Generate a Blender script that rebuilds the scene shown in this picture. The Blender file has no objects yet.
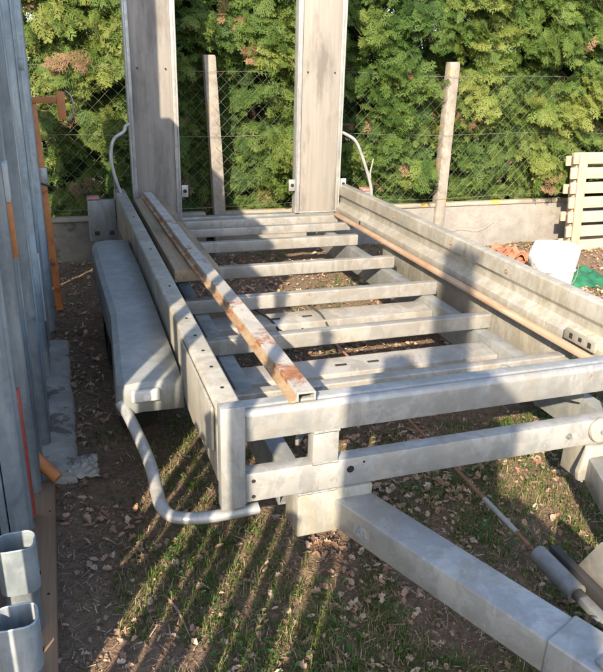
import bpy, bmesh, math, random
import numpy as np
from mathutils import Vector, Matrix, noise

random.seed(7); rng = np.random.default_rng(7)
scene = bpy.context.scene
COL = scene.collection
R = math.radians

# ------------------------------------------------------------------ camera
# rotation from the vanishing points of the trailer's length and of the uprights
def camera_rotation():
    f, p = 700.0, (301.5, 336.0)
    def d(v): return Vector((v[0]-p[0], -(v[1]-p[1]), -f)).normalized()
    Y = d((48, 50)); Z = -d((250, 2100)); Z = (Z - Y*Y.dot(Z)).normalized(); X = Y.cross(Z)
    return Matrix((X, Y, Z))
cd = bpy.data.cameras.new('camera'); cam = bpy.data.objects.new('camera', cd); COL.objects.link(cam)
cd.sensor_fit = 'HORIZONTAL'; cd.sensor_width = 36.0; cd.lens = 36.0*700/603
cd.clip_start = 0.02; cd.clip_end = 500
cam.matrix_world = Matrix.Translation((0, 0, 1.6)) @ camera_rotation().to_4x4()
scene.camera = cam
# ------------------------------------------------------------------ light
SUN_AZ, SUN_EL = 32.0, 30.0          # light travels towards AZ degrees right of +Y
w = bpy.data.worlds.new('World'); scene.world = w; w.use_nodes = True
nt = w.node_tree; bg = nt.nodes['Background']
sky = nt.nodes.new('ShaderNodeTexSky'); sky.sky_type = 'NISHITA'; sky.sun_disc = False
sky.sun_elevation = R(SUN_EL); sky.sun_rotation = R(180+SUN_AZ)
sky.air_density = 1.0; sky.dust_density = 1.6; sky.ozone_density = 1.4
nt.links.new(sky.outputs[0], bg.inputs[0]); bg.inputs[1].default_value = 0.15
sd = bpy.data.lights.new('sun', 'SUN'); sd.energy = 5.0; sd.angle = R(0.55); sd.color = (1.0, 0.83, 0.62)
sun = bpy.data.objects.new('sun', sd); COL.objects.link(sun)
e, a = R(SUN_EL), R(SUN_AZ)
sun.rotation_euler = Vector((math.sin(a)*math.cos(e), math.cos(a)*math.cos(e), -math.sin(e))).to_track_quat('-Z', 'Y').to_euler()
sun.location = (-6, -9, 8)
vs = scene.view_settings
vs.view_transform = 'Standard'; vs.look = 'None'; vs.gamma = 1; vs.exposure = 1.46
vs.use_curve_mapping = False

# ------------------------------------------------------------------ helpers
class MB:
    def __init__(s): s.v = []; s.f = []
    def add(s, vs_, fs):
        o = len(s.v); s.v += [tuple(x) for x in vs_]; s.f += [tuple(i+o for i in f) for f in fs]; return s
    def box(s, x0, x1, y0, y1, z0, z1):
        return s.add([(x0,y0,z0),(x1,y0,z0),(x1,y1,z0),(x0,y1,z0),(x0,y0,z1),(x1,y0,z1),(x1,y1,z1),(x0,y1,z1)],
                     [(0,3,2,1),(4,5,6,7),(0,1,5,4),(1,2,6,5),(2,3,7,6),(3,0,4,7)])
    def frame(s, p0, p1, up=(0,0,1)):
        p0, p1 = Vector(p0), Vector(p1); d = (p1-p0).normalized()
        sx = d.cross(Vector(up)).normalized(); uy = sx.cross(d); return p0, p1, sx, uy
    def beam(s, p0, p1, wd, ht, up=(0,0,1)):
        p0, p1, sx, uy = s.frame(p0, p1, up)
        return s.prism3([sx*i*wd/2+uy*j*ht/2 for i, j in ((-1,-1),(1,-1),(1,1),(-1,1))], p0, p1)
    def prism3(s, offs, p0, p1):
        n = len(offs); vs_ = [p0+o for o in offs]+[p1+o for o in offs]
        fs = [tuple(range(n))[::-1], tuple(range(n, 2*n))]+[(i,(i+1)%n,n+(i+1)%n,n+i) for i in range(n)]
        return s.add(vs_, fs)
    def prism(s, pts, axis, a0, a1):
        def mk(u, v, t): return {'x':(t,u,v),'y':(u,t,v),'z':(u,v,t)}[axis]
        n = len(pts); vs_ = [mk(u,v,a0) for u,v in pts]+[mk(u,v,a1) for u,v in pts]
        fs = [tuple(range(n))[::-1], tuple(range(n,2*n))]+[(i,(i+1)%n,n+(i+1)%n,n+i) for i in range(n)]
        return s.add(vs_, fs)
    def tube(s, pts, r, n=8, cap=True, flat=1.0):
        pts = [Vector(p) for p in pts]; rings = []; prev = None
        for i, p in enumerate(pts):
            d = (pts[min(i+1,len(pts)-1)]-pts[max(i-1,0)]).normalized()
            if prev is None:
                ref = Vector((0,0,1)) if abs(d.z) < .9 else Vector((1,0,0))
                sx = d.cross(ref).normalized()
            else: sx = (prev - d*prev.dot(d)).normalized()
            prev = sx; uy = sx.cross(d)
            rr = r[i] if isinstance(r, (list, tuple)) else r
            rings.append([p+sx*math.cos(t)*rr+uy*math.sin(t)*rr*flat for t in [2*math.pi*k/n for k in range(n)]])
        vs_ = [q for g in rings for q in g]; fs = []
        for i in range(len(pts)-1):
            for k in range(n): fs.append((i*n+k, i*n+(k+1)%n, (i+1)*n+(k+1)%n, (i+1)*n+k))
        if cap: fs += [tuple(range(n))[::-1], tuple(range((len(pts)-1)*n, len(pts)*n))]
        return s.add(vs_, fs)
    def build(s, name, mat, parent=None, bevel=0.0, seg=2, smooth=True, origin=None, sharp=40):
        o = origin if origin is not None else root_loc(parent)
        me = bpy.data.meshes.new(name)
        me.from_pydata([(x-o[0], y-o[1], z-o[2]) for x, y, z in s.v], [], s.f)
        bm = bmesh.new(); bm.from_mesh(me)
        bmesh.ops.recalc_face_normals(bm, faces=bm.faces)
        if bevel:
            ed = [e_ for e_ in bm.edges if len(e_.link_faces) == 2 and e_.calc_face_angle(0) > R(25)]
            bmesh.ops.bevel(bm, geom=ed, offset=bevel, segments=seg, profile=.5, affect='EDGES', clamp_overlap=True)
        bm.to_mesh(me); bm.free()
        if smooth:
            me.polygons.foreach_set('use_smooth', [True]*len(me.polygons)); me.set_sharp_from_angle(angle=R(sharp))
        me.materials.append(mat)
        ob = bpy.data.objects.new(name, me); COL.objects.link(ob)
        if parent is not None: ob.parent = parent
        else: ob.location = o
        return ob

def root_loc(p):
    if p is None: return (0, 0, 0)
    while p.parent: p = p.parent
    return tuple(p.location)
def tag(o, label, cat, group=None, kind=None):
    if label: o['label'] = label
    if cat: o['category'] = cat
    if group: o['group'] = group
    if kind: o['kind'] = kind
    return o
def thing(name, loc, label, cat, group=None):
    o = bpy.data.objects.new(name, None); COL.objects.link(o); o.location = loc; o.empty_display_size = .1
    return tag(o, label, cat, group)
def copy_tree(o, parent=None):
    c = o.copy(); COL.objects.link(c); c.parent = parent
    for ch in list(o.children): copy_tree(ch, c)
    return c
def raw_mesh(name, V, F, mat, tint=None, smooth=False):
    """V (n,3), F (m,k) constant face size"""
    me = bpy.data.meshes.new(name); k = F.shape[1]
    me.vertices.add(len(V)); me.vertices.foreach_set('co', np.ascontiguousarray(V, dtype=np.float32).ravel())
    me.loops.add(F.size); me.loops.foreach_set('vertex_index', np.ascontiguousarray(F, dtype=np.int32).ravel())
    me.polygons.add(len(F)); me.polygons.foreach_set('loop_start', np.arange(0, F.size, k, dtype=np.int32))
    me.update(calc_edges=True)
    if tint is not None:
        at = me.attributes.new('tint', 'FLOAT', 'POINT'); at.data.foreach_set('value', np.ascontiguousarray(tint, dtype=np.float32))
    if smooth: me.polygons.foreach_set('use_smooth', [True]*len(me.polygons))
    me.materials.append(mat)
    return me
def fbm(x, y, s, z=0.0): return noise.fractal(Vector((x*s, y*s, z)), 1.0, 2.0, 4)

# ------------------------------------------------------------------ materials
def new_mat(name):
    m = bpy.data.materials.new(name); m.use_nodes = True; t = m.node_tree
    return m, t, t.nodes['Principled BSDF']
def N(t, kind, **kw):
    n = t.nodes.new(kind)
    for k, v in kw.items():
        if k in n.inputs.keys(): n.inputs[k].default_value = v
        else: setattr(n, k, v)
    return n
def ramp(t, src, stops):
    r = t.nodes.new('ShaderNodeValToRGB'); el = r.color_ramp.elements
    while len(el) < len(stops): el.new(.5)
    for q, (p, c) in zip(el, stops): q.position = p; q.color = (*c, 1) if len(c) == 3 else c
    t.links.new(src, r.inputs[0]); return r
def coords(t, rnd=True, scale=(1,1,1)):
    tc = t.nodes.new('ShaderNodeTexCoord'); mp = t.nodes.new('ShaderNodeMapping')
    mp.inputs['Scale'].default_value = scale
    t.links.new(tc.outputs['Object'], mp.inputs[0])
    if rnd:
        oi = t.nodes.new('ShaderNodeObjectInfo'); mu = N(t, 'ShaderNodeMath', operation='MULTIPLY'); mu.inputs[1].default_value = 37.0
        t.links.new(oi.outputs['Random'], mu.inputs[0]); t.links.new(mu.outputs[0], mp.inputs['Location'])
    return mp.outputs[0]
def noise_fac(t, co, scale, detail=5, rough=.6, dist=0):
    n = N(t, 'ShaderNodeTexNoise', Scale=scale, Detail=detail, Roughness=rough, Distortion=dist)
    t.links.new(co, n.inputs['Vector']); return n.outputs['Fac']
def mix(t, fac, a_, b_):
    m = t.nodes.new('ShaderNodeMix'); m.data_type = 'RGBA'
    if isinstance(fac, (int, float)): m.inputs[0].default_value = fac
    else: t.links.new(fac, m.inputs[0])
    for s, v in ((6, a_), (7, b_)):
        if isinstance(v, tuple): m.inputs[s].default_value = (*v, 1)
        else: t.links.new(v, m.inputs[s])
    return m.outputs[2]
def bump(t, b, fac, strength, dist=.004):
    n = N(t, 'ShaderNodeBump', Strength=strength, Distance=dist)
    t.links.new(fac, n.inputs['Height']); t.links.new(n.outputs[0], b.inputs['Normal'])

def metal(name, lo, hi, dirt, dirt_amt=.5, metallic=.25, rough=.5, rust=None, rust_pos=.62, streak=None, rust_y=None, vary=.0):
    m, t, b = new_mat(name); co = coords(t)
    big = noise_fac(t, co, 2.6, 5, .55); sp = noise_fac(t, co, 70, 2, .5); mid = noise_fac(t, co, 6.5, 6, .58, 1.0)
    c = ramp(t, big, [(.3, lo), (.68, hi)]).outputs[0]
    # zinc spangle: faint crystalline cells
    vo = N(t, 'ShaderNodeTexVoronoi', Scale=45.0); t.links.new(co, vo.inputs['Vector'])
    sv = t.nodes.new('ShaderNodeSeparateColor'); t.links.new(vo.outputs['Color'], sv.inputs[0])
    g = ramp(t, sv.outputs[0], [(0, (.965,.965,.965)), (1, (1.03,1.03,1.03))]).outputs[0]
    mm = t.nodes.new('ShaderNodeMix'); mm.data_type = 'RGBA'; mm.blend_type = 'MULTIPLY'; mm.inputs[0].default_value = 1
    t.links.new(c, mm.inputs[6]); t.links.new(g, mm.inputs[7]); c = mm.outputs[2]
    dm = ramp(t, mid, [(.47, (0,0,0)), (.56, (dirt_amt*.45,)*3), (.72, (dirt_amt,)*3)]).outputs[0]
    c = mix(t, dm, c, dirt)
    bl = noise_fac(t, co, 17, 5, .7, .5); c = mix(t, ramp(t, bl, [(.44, (.42,)*3), (.56, (0,0,0))]).outputs[0], c, tuple(x*.80 for x in lo))
    b2 = noise_fac(t, coords(t, True, (1, 1, .35)), 4.2, 6, .68, .8); c = mix(t, ramp(t, b2, [(.53, (0,0,0)), (.57, (.38,)*3), (.70, (.38,)*3)]).outputs[0], c, tuple(min(.7, x*1.12) for x in hi))
    # pale scuffs and dark speckle
    sc = noise_fac(t, coords(t, True, (30, 3.5, 22)), 2.2, 4, .7)
    c = mix(t, ramp(t, sc, [(.66, (0,0,0)), (.72, (.5,)*3)]).outputs[0], c, tuple(min(.75, x*1.3) for x in hi))
    gr = noise_fac(t, co, 190, 2, .6); pz = noise_fac(t, co, 5.5, 5, .6)
    ml = N(t, 'ShaderNodeMath', operation='MULTIPLY'); t.links.new(ramp(t, gr, [(.60, (0,0,0)), (.74, (.7,.7,.7))]).outputs[0], ml.inputs[0]); t.links.new(ramp(t, pz, [(.46, (0,0,0)), (.66, (.6,)*3)]).outputs[0], ml.inputs[1])
    c = mix(t, ml.outputs[0], c, (dirt[0]*.4, dirt[1]*.4, dirt[2]*.36))
    rsp = noise_fac(t, co, 20, 4, .6); c = mix(t, ramp(t, rsp, [(.68, (0,0,0)), (.74, (.65,)*3)]).outputs[0], c, (.24,.14,.08))
    if streak:
        cs = coords(t, True, (9, 9, 1.2)); st = noise_fac(t, cs, 3, 4, .6)
        c = mix(t, ramp(t, st, [(.50, (0,0,0)), (.70, (.65,)*3)]).outputs[0], c, streak)
    if rust:
        rf = noise_fac(t, co, 7, 6, .7, .4)
        if rust_y:      # heavier corrosion towards one end of the bar (object y)
            tc = t.nodes.new('ShaderNodeTexCoord'); sx = t.nodes.new('ShaderNodeSeparateXYZ'); t.links.new(tc.outputs['Object'], sx.inputs[0])
            mr = N(t, 'ShaderNodeMapRange'); mr.inputs[1].default_value = rust_y[0]; mr.inputs[2].default_value = rust_y[1]; mr.inputs[3].default_value = rust_y[2]; mr.inputs[4].default_value = rust_y[3]
            t.links.new(sx.outputs['Y'], mr.inputs[0]); ad = N(t, 'ShaderNodeMath', operation='ADD'); t.links.new(rf, ad.inputs[0]); t.links.new(mr.outputs[0], ad.inputs[1]); rf = ad.outputs[0]
        rm = ramp(t, rf, [(rust_pos-.05, (0,0,0)), (rust_pos+.03, (1,1,1))]).outputs[0]
        rc = ramp(t, sp, [(.3, (rust[0]*.5, rust[1]*.45, rust[2]*.4)), (.7, rust)]).outputs[0]
        c = mix(t, rm, c, rc)
    if vary:
        oi = t.nodes.new('ShaderNodeObjectInfo'); hv = t.nodes.new('ShaderNodeHueSaturation'); t.links.new(c, hv.inputs['Color'])
        mr = N(t, 'ShaderNodeMapRange'); mr.inputs[3].default_value = 1-vary; mr.inputs[4].default_value = 1+vary
        t.links.new(oi.outputs['Random'], mr.inputs[0]); t.links.new(mr.outputs[0], hv.inputs['Value']); c = hv.outputs[0]
    t.links.new(c, b.inputs['Base Color']); b.inputs['Metallic'].default_value = metallic
    rr = ramp(t, mid, [(.3, (rough-.1,)*3), (.7, (rough+.25,)*3)]).outputs[0]; t.links.new(rr, b.inputs['Roughness'])
    bump(t, b, mid, .12, .002)
    return m
def stone(name, lo, hi, spot=None, spot_pos=.62, scale=8, b_s=.6, rough=.9):
    m, t, b = new_mat(name); co = coords(t)
    f1 = noise_fac(t, co, scale, 8, .7); f2 = noise_fac(t, co, scale*9, 4, .7)
    c = ramp(t, f1, [(.28, lo), (.7, hi)]).outputs[0]
    c = mix(t, ramp(t, f2, [(.58, (0,0,0)), (.75, (.6,)*3)]).outputs[0], c, (lo[0]*.5, lo[1]*.5, lo[2]*.5))
    if spot:
        f3 = noise_fac(t, co, scale*.55, 5, .72, .3)
        c = mix(t, ramp(t, f3, [(spot_pos, (0,0,0)), (spot_pos+.05, (.85,)*3)]).outputs[0], c, spot)
    t.links.new(c, b.inputs['Base Color']); b.inputs['Roughness'].default_value = rough
    bump(t, b, f2, b_s, .006); return m
def wood(name, lo, hi, axis='y', dark=(.05,.035,.025), mark=.62, rough=.8):
    m, t, b = new_mat(name)
    sc = {'x':(.5,14,14), 'y':(14,.5,14), 'z':(14,14,.5)}[axis]
    co = coords(t, True, sc); co2 = coords(t, True, tuple(max(.35, min(1.6, q/8)) if q < 1 else 1.3 for q in sc))
    g = noise_fac(t, co, 3, 6, .65, .5); st = noise_fac(t, co2, 5, 6, .65)
    c = ramp(t, g, [(.28, lo), (.7, hi)]).outputs[0]
    c = mix(t, ramp(t, st, [(mark, (0,0,0)), (mark+.16, (.7,)*3)]).outputs[0], c, dark)
    t.links.new(c, b.inputs['Base Color']); b.inputs['Roughness'].default_value = rough
    bump(t, b, g, .35, .003); return m
def plain(name, c, rough=.6, metallic=0.0, var=.25, scale=12):
    m, t, b = new_mat(name); co = coords(t); f = noise_fac(t, co, scale, 5, .6)
    lo = tuple(x*(1-var) for x in c); hi = tuple(min(x*(1+var), .9) for x in c)
    t.links.new(ramp(t, f, [(.3, lo), (.7, hi)]).outputs[0], b.inputs['Base Color'])
    b.inputs['Roughness'].default_value = rough; b.inputs['Metallic'].default_value = metallic
    bump(t, b, f, .15, .003); return m
def tinted(name, stops, trans=.35, rough=.6):
    m, t, b = new_mat(name)
    at = N(t, 'ShaderNodeAttribute', attribute_name='tint')
    c = ramp(t, at.outputs['Fac'], stops).outputs[0]
    t.links.new(c, b.inputs['Base Color']); b.inputs['Roughness'].default_value = rough
    b.inputs['Specular IOR Level'].default_value = .25
    if trans:
        tr = t.nodes.new('ShaderNodeBsdfTranslucent'); t.links.new(c, tr.inputs[0])
        mx = t.nodes.new('ShaderNodeMixShader'); mx.inputs[0].default_value = trans
        t.links.new(b.outputs[0], mx.inputs[1]); t.links.new(tr.outputs[0], mx.inputs[2])
        t.links.new(mx.outputs[0], t.nodes['Material Output'].inputs[0])
    return m

M_GALV = metal('galvanised_steel', (.238,.25,.252), (.39,.396,.39), (.26,.222,.16), .5, .35, .40)
M_GALV_D = metal('galvanised_dull', (.165,.183,.191), (.270,.287,.291), (.174,.157,.113), .55, .3, .5, streak=(.209,.204,.157))
M_RAIL = metal('weathered_rail', (.235,.231,.213), (.365,.357,.322), (.209,.178,.100), .6, .2, .5, streak=(.235,.213,.139))
M_BED = metal('bed_steel', (.235,.235,.222), (.357,.348,.322), (.191,.157,.104), .65, .3, .45)
M_GUARD = metal('mudguard_zinc', (.226,.248,.252), (.300,.318,.313), (.200,.204,.148), .4, .15, .55)
M_BLUE = metal('blue_grey_zinc', (.191,.231,.257), (.296,.335,.361), (.313,.339,.348), .4, .4, .40, streak=(.400,.431,.439), vary=.34)
M_RUSTY = metal('rusty_zinc', (.296,.287,.270), (.392,.378,.348), (.261,.217,.148), .5, .1, .65, rust=(.313,.148,.078), rust_pos=.60, rust_y=(.55, 1.0, .07, -.035))
M_LIP = metal('rusty_lip', (.24,.17,.10), (.38,.29,.18), (.2,.11,.06), .6, .0, .8, rust=(.30,.14,.07), rust_pos=.54)
M_DAMPER = metal('dull_tube', (.14,.155,.165), (.23,.245,.25), (.14,.12,.09), .5, .4, .42)
M_WELD = plain('weld_bead', (.2,.2,.19), .6, .2, .3, 60)
M_RUST = metal('rust_steel', (.16,.08,.05), (.3,.15,.08), (.1,.06,.04), .5, .1, .85)
M_ORANGE = metal('orange_paint', (.44,.155,.05), (.56,.21,.07), (.34,.14,.07), .45, 0, .55, rust=(.26,.12,.06), rust_pos=.63)
M_RED = metal('red_paint', (.4,.05,.03), (.5,.08,.05), (.25,.06,.04), .5, 0, .5)
M_CONC = stone('concrete', (.13,.118,.10), (.29,.268,.238), (.36,.22,.045), .60)
M_CONC_W = stone('concrete_panel', (.145,.138,.128), (.25,.24,.226), (.16,.15,.12), .60, scale=5)
M_LICHEN = stone('lichened_coping', (.17,.155,.125), (.33,.30,.25), (.45,.30,.05), .60, scale=6)
M_BASE = stone('pale_mortar', (.24,.22,.19), (.42,.40,.355), (.13,.11,.085), .55, scale=9)
M_BOARD = wood('ramp_board', (.175,.163,.148), (.235,.22,.20), 'z', (.085,.078,.07), .50)
M_SLEEPER = wood('old_timber', (.15,.115,.075), (.30,.24,.165), 'y', (.075,.065,.035), .50)
M_PLANK = wood('brown_plank', (.16,.095,.055), (.29,.185,.105), 'y', (.09,.055,.03), .66)
M_PALLET = wood('pale_pallet_wood', (.26,.205,.145), (.39,.325,.245), 'x', (.22,.16,.1), .66)
M_PALLETZ = wood('pale_pallet_wood_upright', (.24,.19,.135), (.37,.305,.225), 'z', (.22,.16,.1), .66)
M_BLACK = plain('black_rubber', (.025,.025,.025), .75)
M_DARK = plain('dark_hole', (.012,.011,.01), .9)
M_TYRE = plain('tyre_rubber', (.016,.016,.016), 1.0, 0, .35, 20)
M_WHITE = plain('white_plastic', (.48,.48,.465), .45, 0, .16, 9)
M_LENS = plain('clear_lens', (.62,.62,.60), .25, 0, .06)
M_PINK = plain('faded_red_lens', (.36,.17,.15), .4)
M_GREEN = plain('green_tarpaulin', (.015,.10,.05), .5, 0, .4, 9)
M_TILE = stone('terracotta', (.24,.085,.05), (.40,.17,.10), (.2,.12,.09), .6, scale=10)
M_BAG = plain('pale_sheeting', (.5,.48,.44), .7, 0, .2, 9)
M_WIRE = metal('fence_wire', (.16,.16,.14), (.30,.29,.26), (.2,.13,.08), .5, .5, .5)
M_BARK = stone('bark', (.07,.045,.03), (.16,.11,.075), None, scale=14)
M_TWIG = plain('dry_twig', (.26,.19,.12), .85, 0, .35, 25)
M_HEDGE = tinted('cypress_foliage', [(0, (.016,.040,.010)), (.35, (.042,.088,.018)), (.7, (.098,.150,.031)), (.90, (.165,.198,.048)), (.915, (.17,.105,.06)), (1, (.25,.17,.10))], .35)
M_GRASS = tinted('grass_blades', [(0, (.035,.075,.012)), (.5, (.07,.13,.022)), (.8, (.13,.17,.035)), (.85, (.26,.21,.11)), (1, (.34,.28,.16))], .3)
M_WEED = tinted('weed_leaves', [(0, (.03,.085,.02)), (.6, (.06,.14,.032)), (1, (.11,.18,.04))], .25)
M_LEAF = tinted('dead_leaves', [(0, (.14,.08,.05)), (.4, (.27,.165,.11)), (.75, (.40,.27,.195)), (1, (.50,.39,.30))], .15)
M_LITTER = tinted('litter_bits', [(0, (.10,.066,.043)), (.5, (.21,.148,.097)), (.8, (.30,.225,.15)), (1, (.42,.34,.23))], 0)

def soil_material():
    m, t, b = new_mat('soil'); co = coords(t, False)
    f1 = noise_fac(t, co, 2.2, 6, .65); f2 = noise_fac(t, co, 38, 6, .72); f3 = noise_fac(t, co, 140, 3, .7)
    c = ramp(t, f2, [(.3, (.105,.068,.045)), (.52, (.215,.147,.098)), (.75, (.33,.245,.17))]).outputs[0]
    c = mix(t, ramp(t, f1, [(.50, (0,0,0)), (.68, (.5,)*3)]).outputs[0], c, (.12,.115,.055))
    t.links.new(c, b.inputs['Base Color']); b.inputs['Roughness'].default_value = .95
    ad = N(t, 'ShaderNodeMath', operation='ADD'); t.links.new(f2, ad.inputs[0]); t.links.new(f3, ad.inputs[1])
    bump(t, b, ad.outputs[0], .9, .02); return m
M_SOIL = soil_material()

# ------------------------------------------------------------------ ground
def gz(x, y):
    r = math.hypot(x-1.5, y-3)
    h = .030*noise.noise(Vector((x*.9, y*.9, 2.2))) + .018*noise.noise(Vector((x*4, y*4, .3))) + .012*noise.noise(Vector((x*13, y*13, .8))) + .005*noise.noise(Vector((x*31, y*31, 1.8)))
    h -= .02
    s = max(0, min(1, (x-2.9)/1.0))*max(0, min(1, (y-4.0)/1.0)); h -= .07*s
    if x < 0.05: h *= max(.0, min(1, (x+.15)/.2))     # trodden flat where the steel stands
    return h*(1 if r < 9 else 9/r)
def axis_pts(a0, a1, step, far):
    c = list(np.arange(a0, a1+1e-6, step)); s = step; lo = [a0]; hi = [c[-1]]
    while lo[-1] > -far: s *= 1.35; lo.append(lo[-1]-s)
    s = step
    while hi[-1] < far: s *= 1.35; hi.append(hi[-1]+s)
    return lo[:0:-1]+c+hi[1:]
xs = axis_pts(-.4, 5.6, .028, 120); ys = axis_pts(.6, 6.4, .028, 120)
V = np.array([(x, y, gz(x, y)) for y in ys for x in xs]); nx = len(xs)
ii, jj = np.meshgrid(np.arange(nx-1), np.arange(len(ys)-1)); b0 = (jj*nx+ii).ravel()
F = np.stack([b0, b0+1, b0+1+nx, b0+nx], 1)
g = bpy.data.objects.new('ground', raw_mesh('ground', V, F, M_SOIL, smooth=True)); COL.objects.link(g)
g['kind'] = 'structure'; g['label'] = 'bare brown soil strewn with litter under and around the trailer'

# ------------------------------------------------------------------ trailer
CX = 1.29; YF = 1.77; YR = 5.40; XL, XR = .44, 2.14; ZT = .65; ZF = .42
T = thing('flatbed_trailer', (CX, 3.5, 0), 'galvanised twin-axle flatbed trailer with its floor removed and ramps raised', 'trailer')
def mirror(pts): return [(2*CX-x, y) for x, y in pts][::-1]

# side rails: pressed profile, top flange outwards, swage on the inner face (x, z)
prof_r = [(2.14,.648),(2.146,.655),(2.20,.655),(2.21,.645),(2.21,.605),(2.203,.605),(2.203,.645),(2.153,.643),
          (2.148,.575),(2.168,.555),(2.168,.505),(2.118,.470),(2.118,.425),(2.108,.425),(2.108,.475),(2.158,.51),(2.158,.55),(2.138,.572)]
prof_l = [(.37,.655),(.436,.655),(.442,.648),(.442,.56),(.43,.54),(.43,.44),(.442,.425),(.432,.425),(.42,.44),(.42,.545),(.432,.565),(.432,.644),(.38,.646),(.376,.62),(.376,.40),(.366,.40),(.364,.648)]
rl = MB().prism(prof_l, 'y', YF+.012, YR).build('side_rail', M_RAIL, T, .0025)
rr = MB().prism(prof_r, 'y', YF+.012, YR).build('side_rail', M_RAIL, T, .0025)
def bolt_row(parent, x, ys_, z, r=.008):
    m = MB()
    for y in ys_:
        n = 8; vs_ = [(x+r*math.cos(2*math.pi*k/n), y+r*math.sin(2*math.pi*k/n), z+dz) for dz in (-.004, .0025) for k in range(n)]
        m.add(vs_, [tuple(range(n)), tuple(range(n, 2*n))]+[(k,(k+1)%n,n+(k+1)%n,n+k) for k in range(n)])
    o = m.build('bolt_hole', M_DARK, parent); o['kind'] = 'stuff'; return o
bolt_row(rl, .408, [1.90, 2.06, 2.20, 2.345, 2.53, 2.95, 3.6, 4.4], ZT+.005, .0058)
for y, z in ((2.96, .60), (3.53, .612), (4.3, .605)):
    rv = MB().tube([(2.1405, y, z), (2.1368, y, z)], .013, 12).build('rivet', M_RUST, rr)
    MB().tube([(2.137, y, z), (2.1335, y, z)], .006, 8).build('rivet', M_GALV, rr)
MB().box(2.105, 2.1095, 4.79, 4.815, .428, .466).build('slot', M_DARK, rr)
# side plate hanging below the rail in front of the wheels
MB().prism([(1.80,.645),(1.80,.50),(1.86,.475),(1.99,.44),(2.12,.425),(2.24,.433),(2.32,.46),(2.36,.50),(2.36,.645)], 'x', .352, .361).build('side_plate', M_RAIL, T, .002)
MB().prism([(1.80,.60),(1.80,.50),(1.86,.475),(1.99,.44),(2.12,.425),(2.24,.433),(2.32,.46),(2.36,.50),(2.36,.60)], 'x', 2.215, 2.224).build('side_plate', M_RAIL, T, .002)
for x0, x1 in ((.366,.440), (2.14,2.214)):
    MB().box(x0, x1, YF-.035, YF+.010, .325, .668).build('corner_post', M_GALV, T, .0035, 2)
ft = MB().prism([(YF-.025,.545),(YF-.025,.628),(YF-.019,.640),(YF-.010,.646),(YF+.006,.640),(YF+.012,.646),(YF+.05,.646),(YF+.056,.640),(YF+.056,.545)], 'x', .4415, 2.1385).build('front_top_bar', M_GALV, T, .003)
fl = MB().box(.4415, 2.1385, YF-.022, YF+.03, .331, .431).build('front_lower_bar', M_GALV, T, .004, 2)
def disc_y(m, x, y, z, r, t_, n=12):
    m.tube([(x, y, z), (x, y-t_, z)], r, n); return m
for (x, z, r) in ((.468,.405,.0065), (.468,.350,.0065), (.785,.392,.0125), (.83,.412,.004)):
    disc_y(MB(), x, YF-.0195, z, r, .004).build('bolt_hole', M_DARK, fl)
for x in (.655, 1.85):
    MB().box(x, x+.085, YF-.024, YF+.026, .4315, .5445).build('bar_stub', M_GALV, T, .003)
# floor cross members: C channels
def cmember(y, ztop, h=.075, d=.05, x0=.444, x1=2.104, name='cross_member', mat=M_BED, t_=.006):
    pr = [(y, ztop-.004),(y+.004, ztop),(y+d, ztop),(y+d, ztop-t_),(y+t_, ztop-t_),(y+t_, ztop-h+t_),(y+d, ztop-h+t_),(y+d, ztop-h),(y+.004, ztop-h),(y, ztop-h+.004)]
    return MB().prism(pr, 'x', x0, x1).build(name, mat, T, .0015)
cmember(2.29, .421, x0=.444, x1=2.02)
for k, y in enumerate((2.84, 3.40, 3.965, 4.57)): cmember(y, .42, x0=.444+.1*(k > 0), x1=2.0)
cmember(4.97, .418, .06); cmember(5.24, .42, .11, .07, name='rear_bar')
MB().box(.444, 2.104, 5.325, 5.39, .395, .432).build('rear_sill', M_GALV_D, T, .004)
# chassis beams under the cross members
def weld(pts, r=.005):
    P = []
    for a_, b_ in zip(pts[:-1], pts[1:]):
        a_, b_ = Vector(a_), Vector(b_); n_ = max(2, int((b_-a_).length/.006))
        P += [a_.lerp(b_, k/n_) for k in range(n_)]
    P.append(Vector(pts[-1]))
    MB().tube(P, [r*(.75+.5*random.random()) for _ in P], 5).build('weld_bead', M_WELD, T)
for x in (.655, 1.85):
    weld([(x,YF-.025,.4325),(x+.085,YF-.025,.4325)]); weld([(x,YF-.025,.5435),(x+.085,YF-.025,.5435)])
weld([(.4415,YF-.024,.332),(.4415,YF-.024,.43)], .004); weld([(.4415,YF-.026,.546),(.4415,YF-.026,.63)], .004)
weld([(.61,YF-.026,.3295),(.74,YF-.026,.3295)], .004)
def bolt(x, y, z, r, parent=None):
    o_ = MB().tube([(x, y, z), (x, y-.003, z)], r*1.7, 14).build('washer', M_DAMPER, parent or T)
    MB().tube([(x, y-.003, z), (x, y-.011, z)], r, 6).build('bolt', M_DAMPER, o_) if parent is None else None
bolt(1.62, YF-.022, .38, .007)
for s in (-1, 1):
    xb = CX+s*.66
    MB().prism([(xb-.035,.342),(xb+.035,.342),(xb+.035,.335),(xb-.028,.335),(xb-.028,.197),(xb+.035,.197),(xb+.035,.19),(xb-.035,.19)], 'y', 1.90, 5.23).build('chassis_beam', M_GALV_D, T, .0015)
    MB().beam((CX+s*.60, 2.0, .385), (CX+s*.40, 2.28, .385), .012, .07).build('gusset', M_GALV_D, T, .002)
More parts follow.
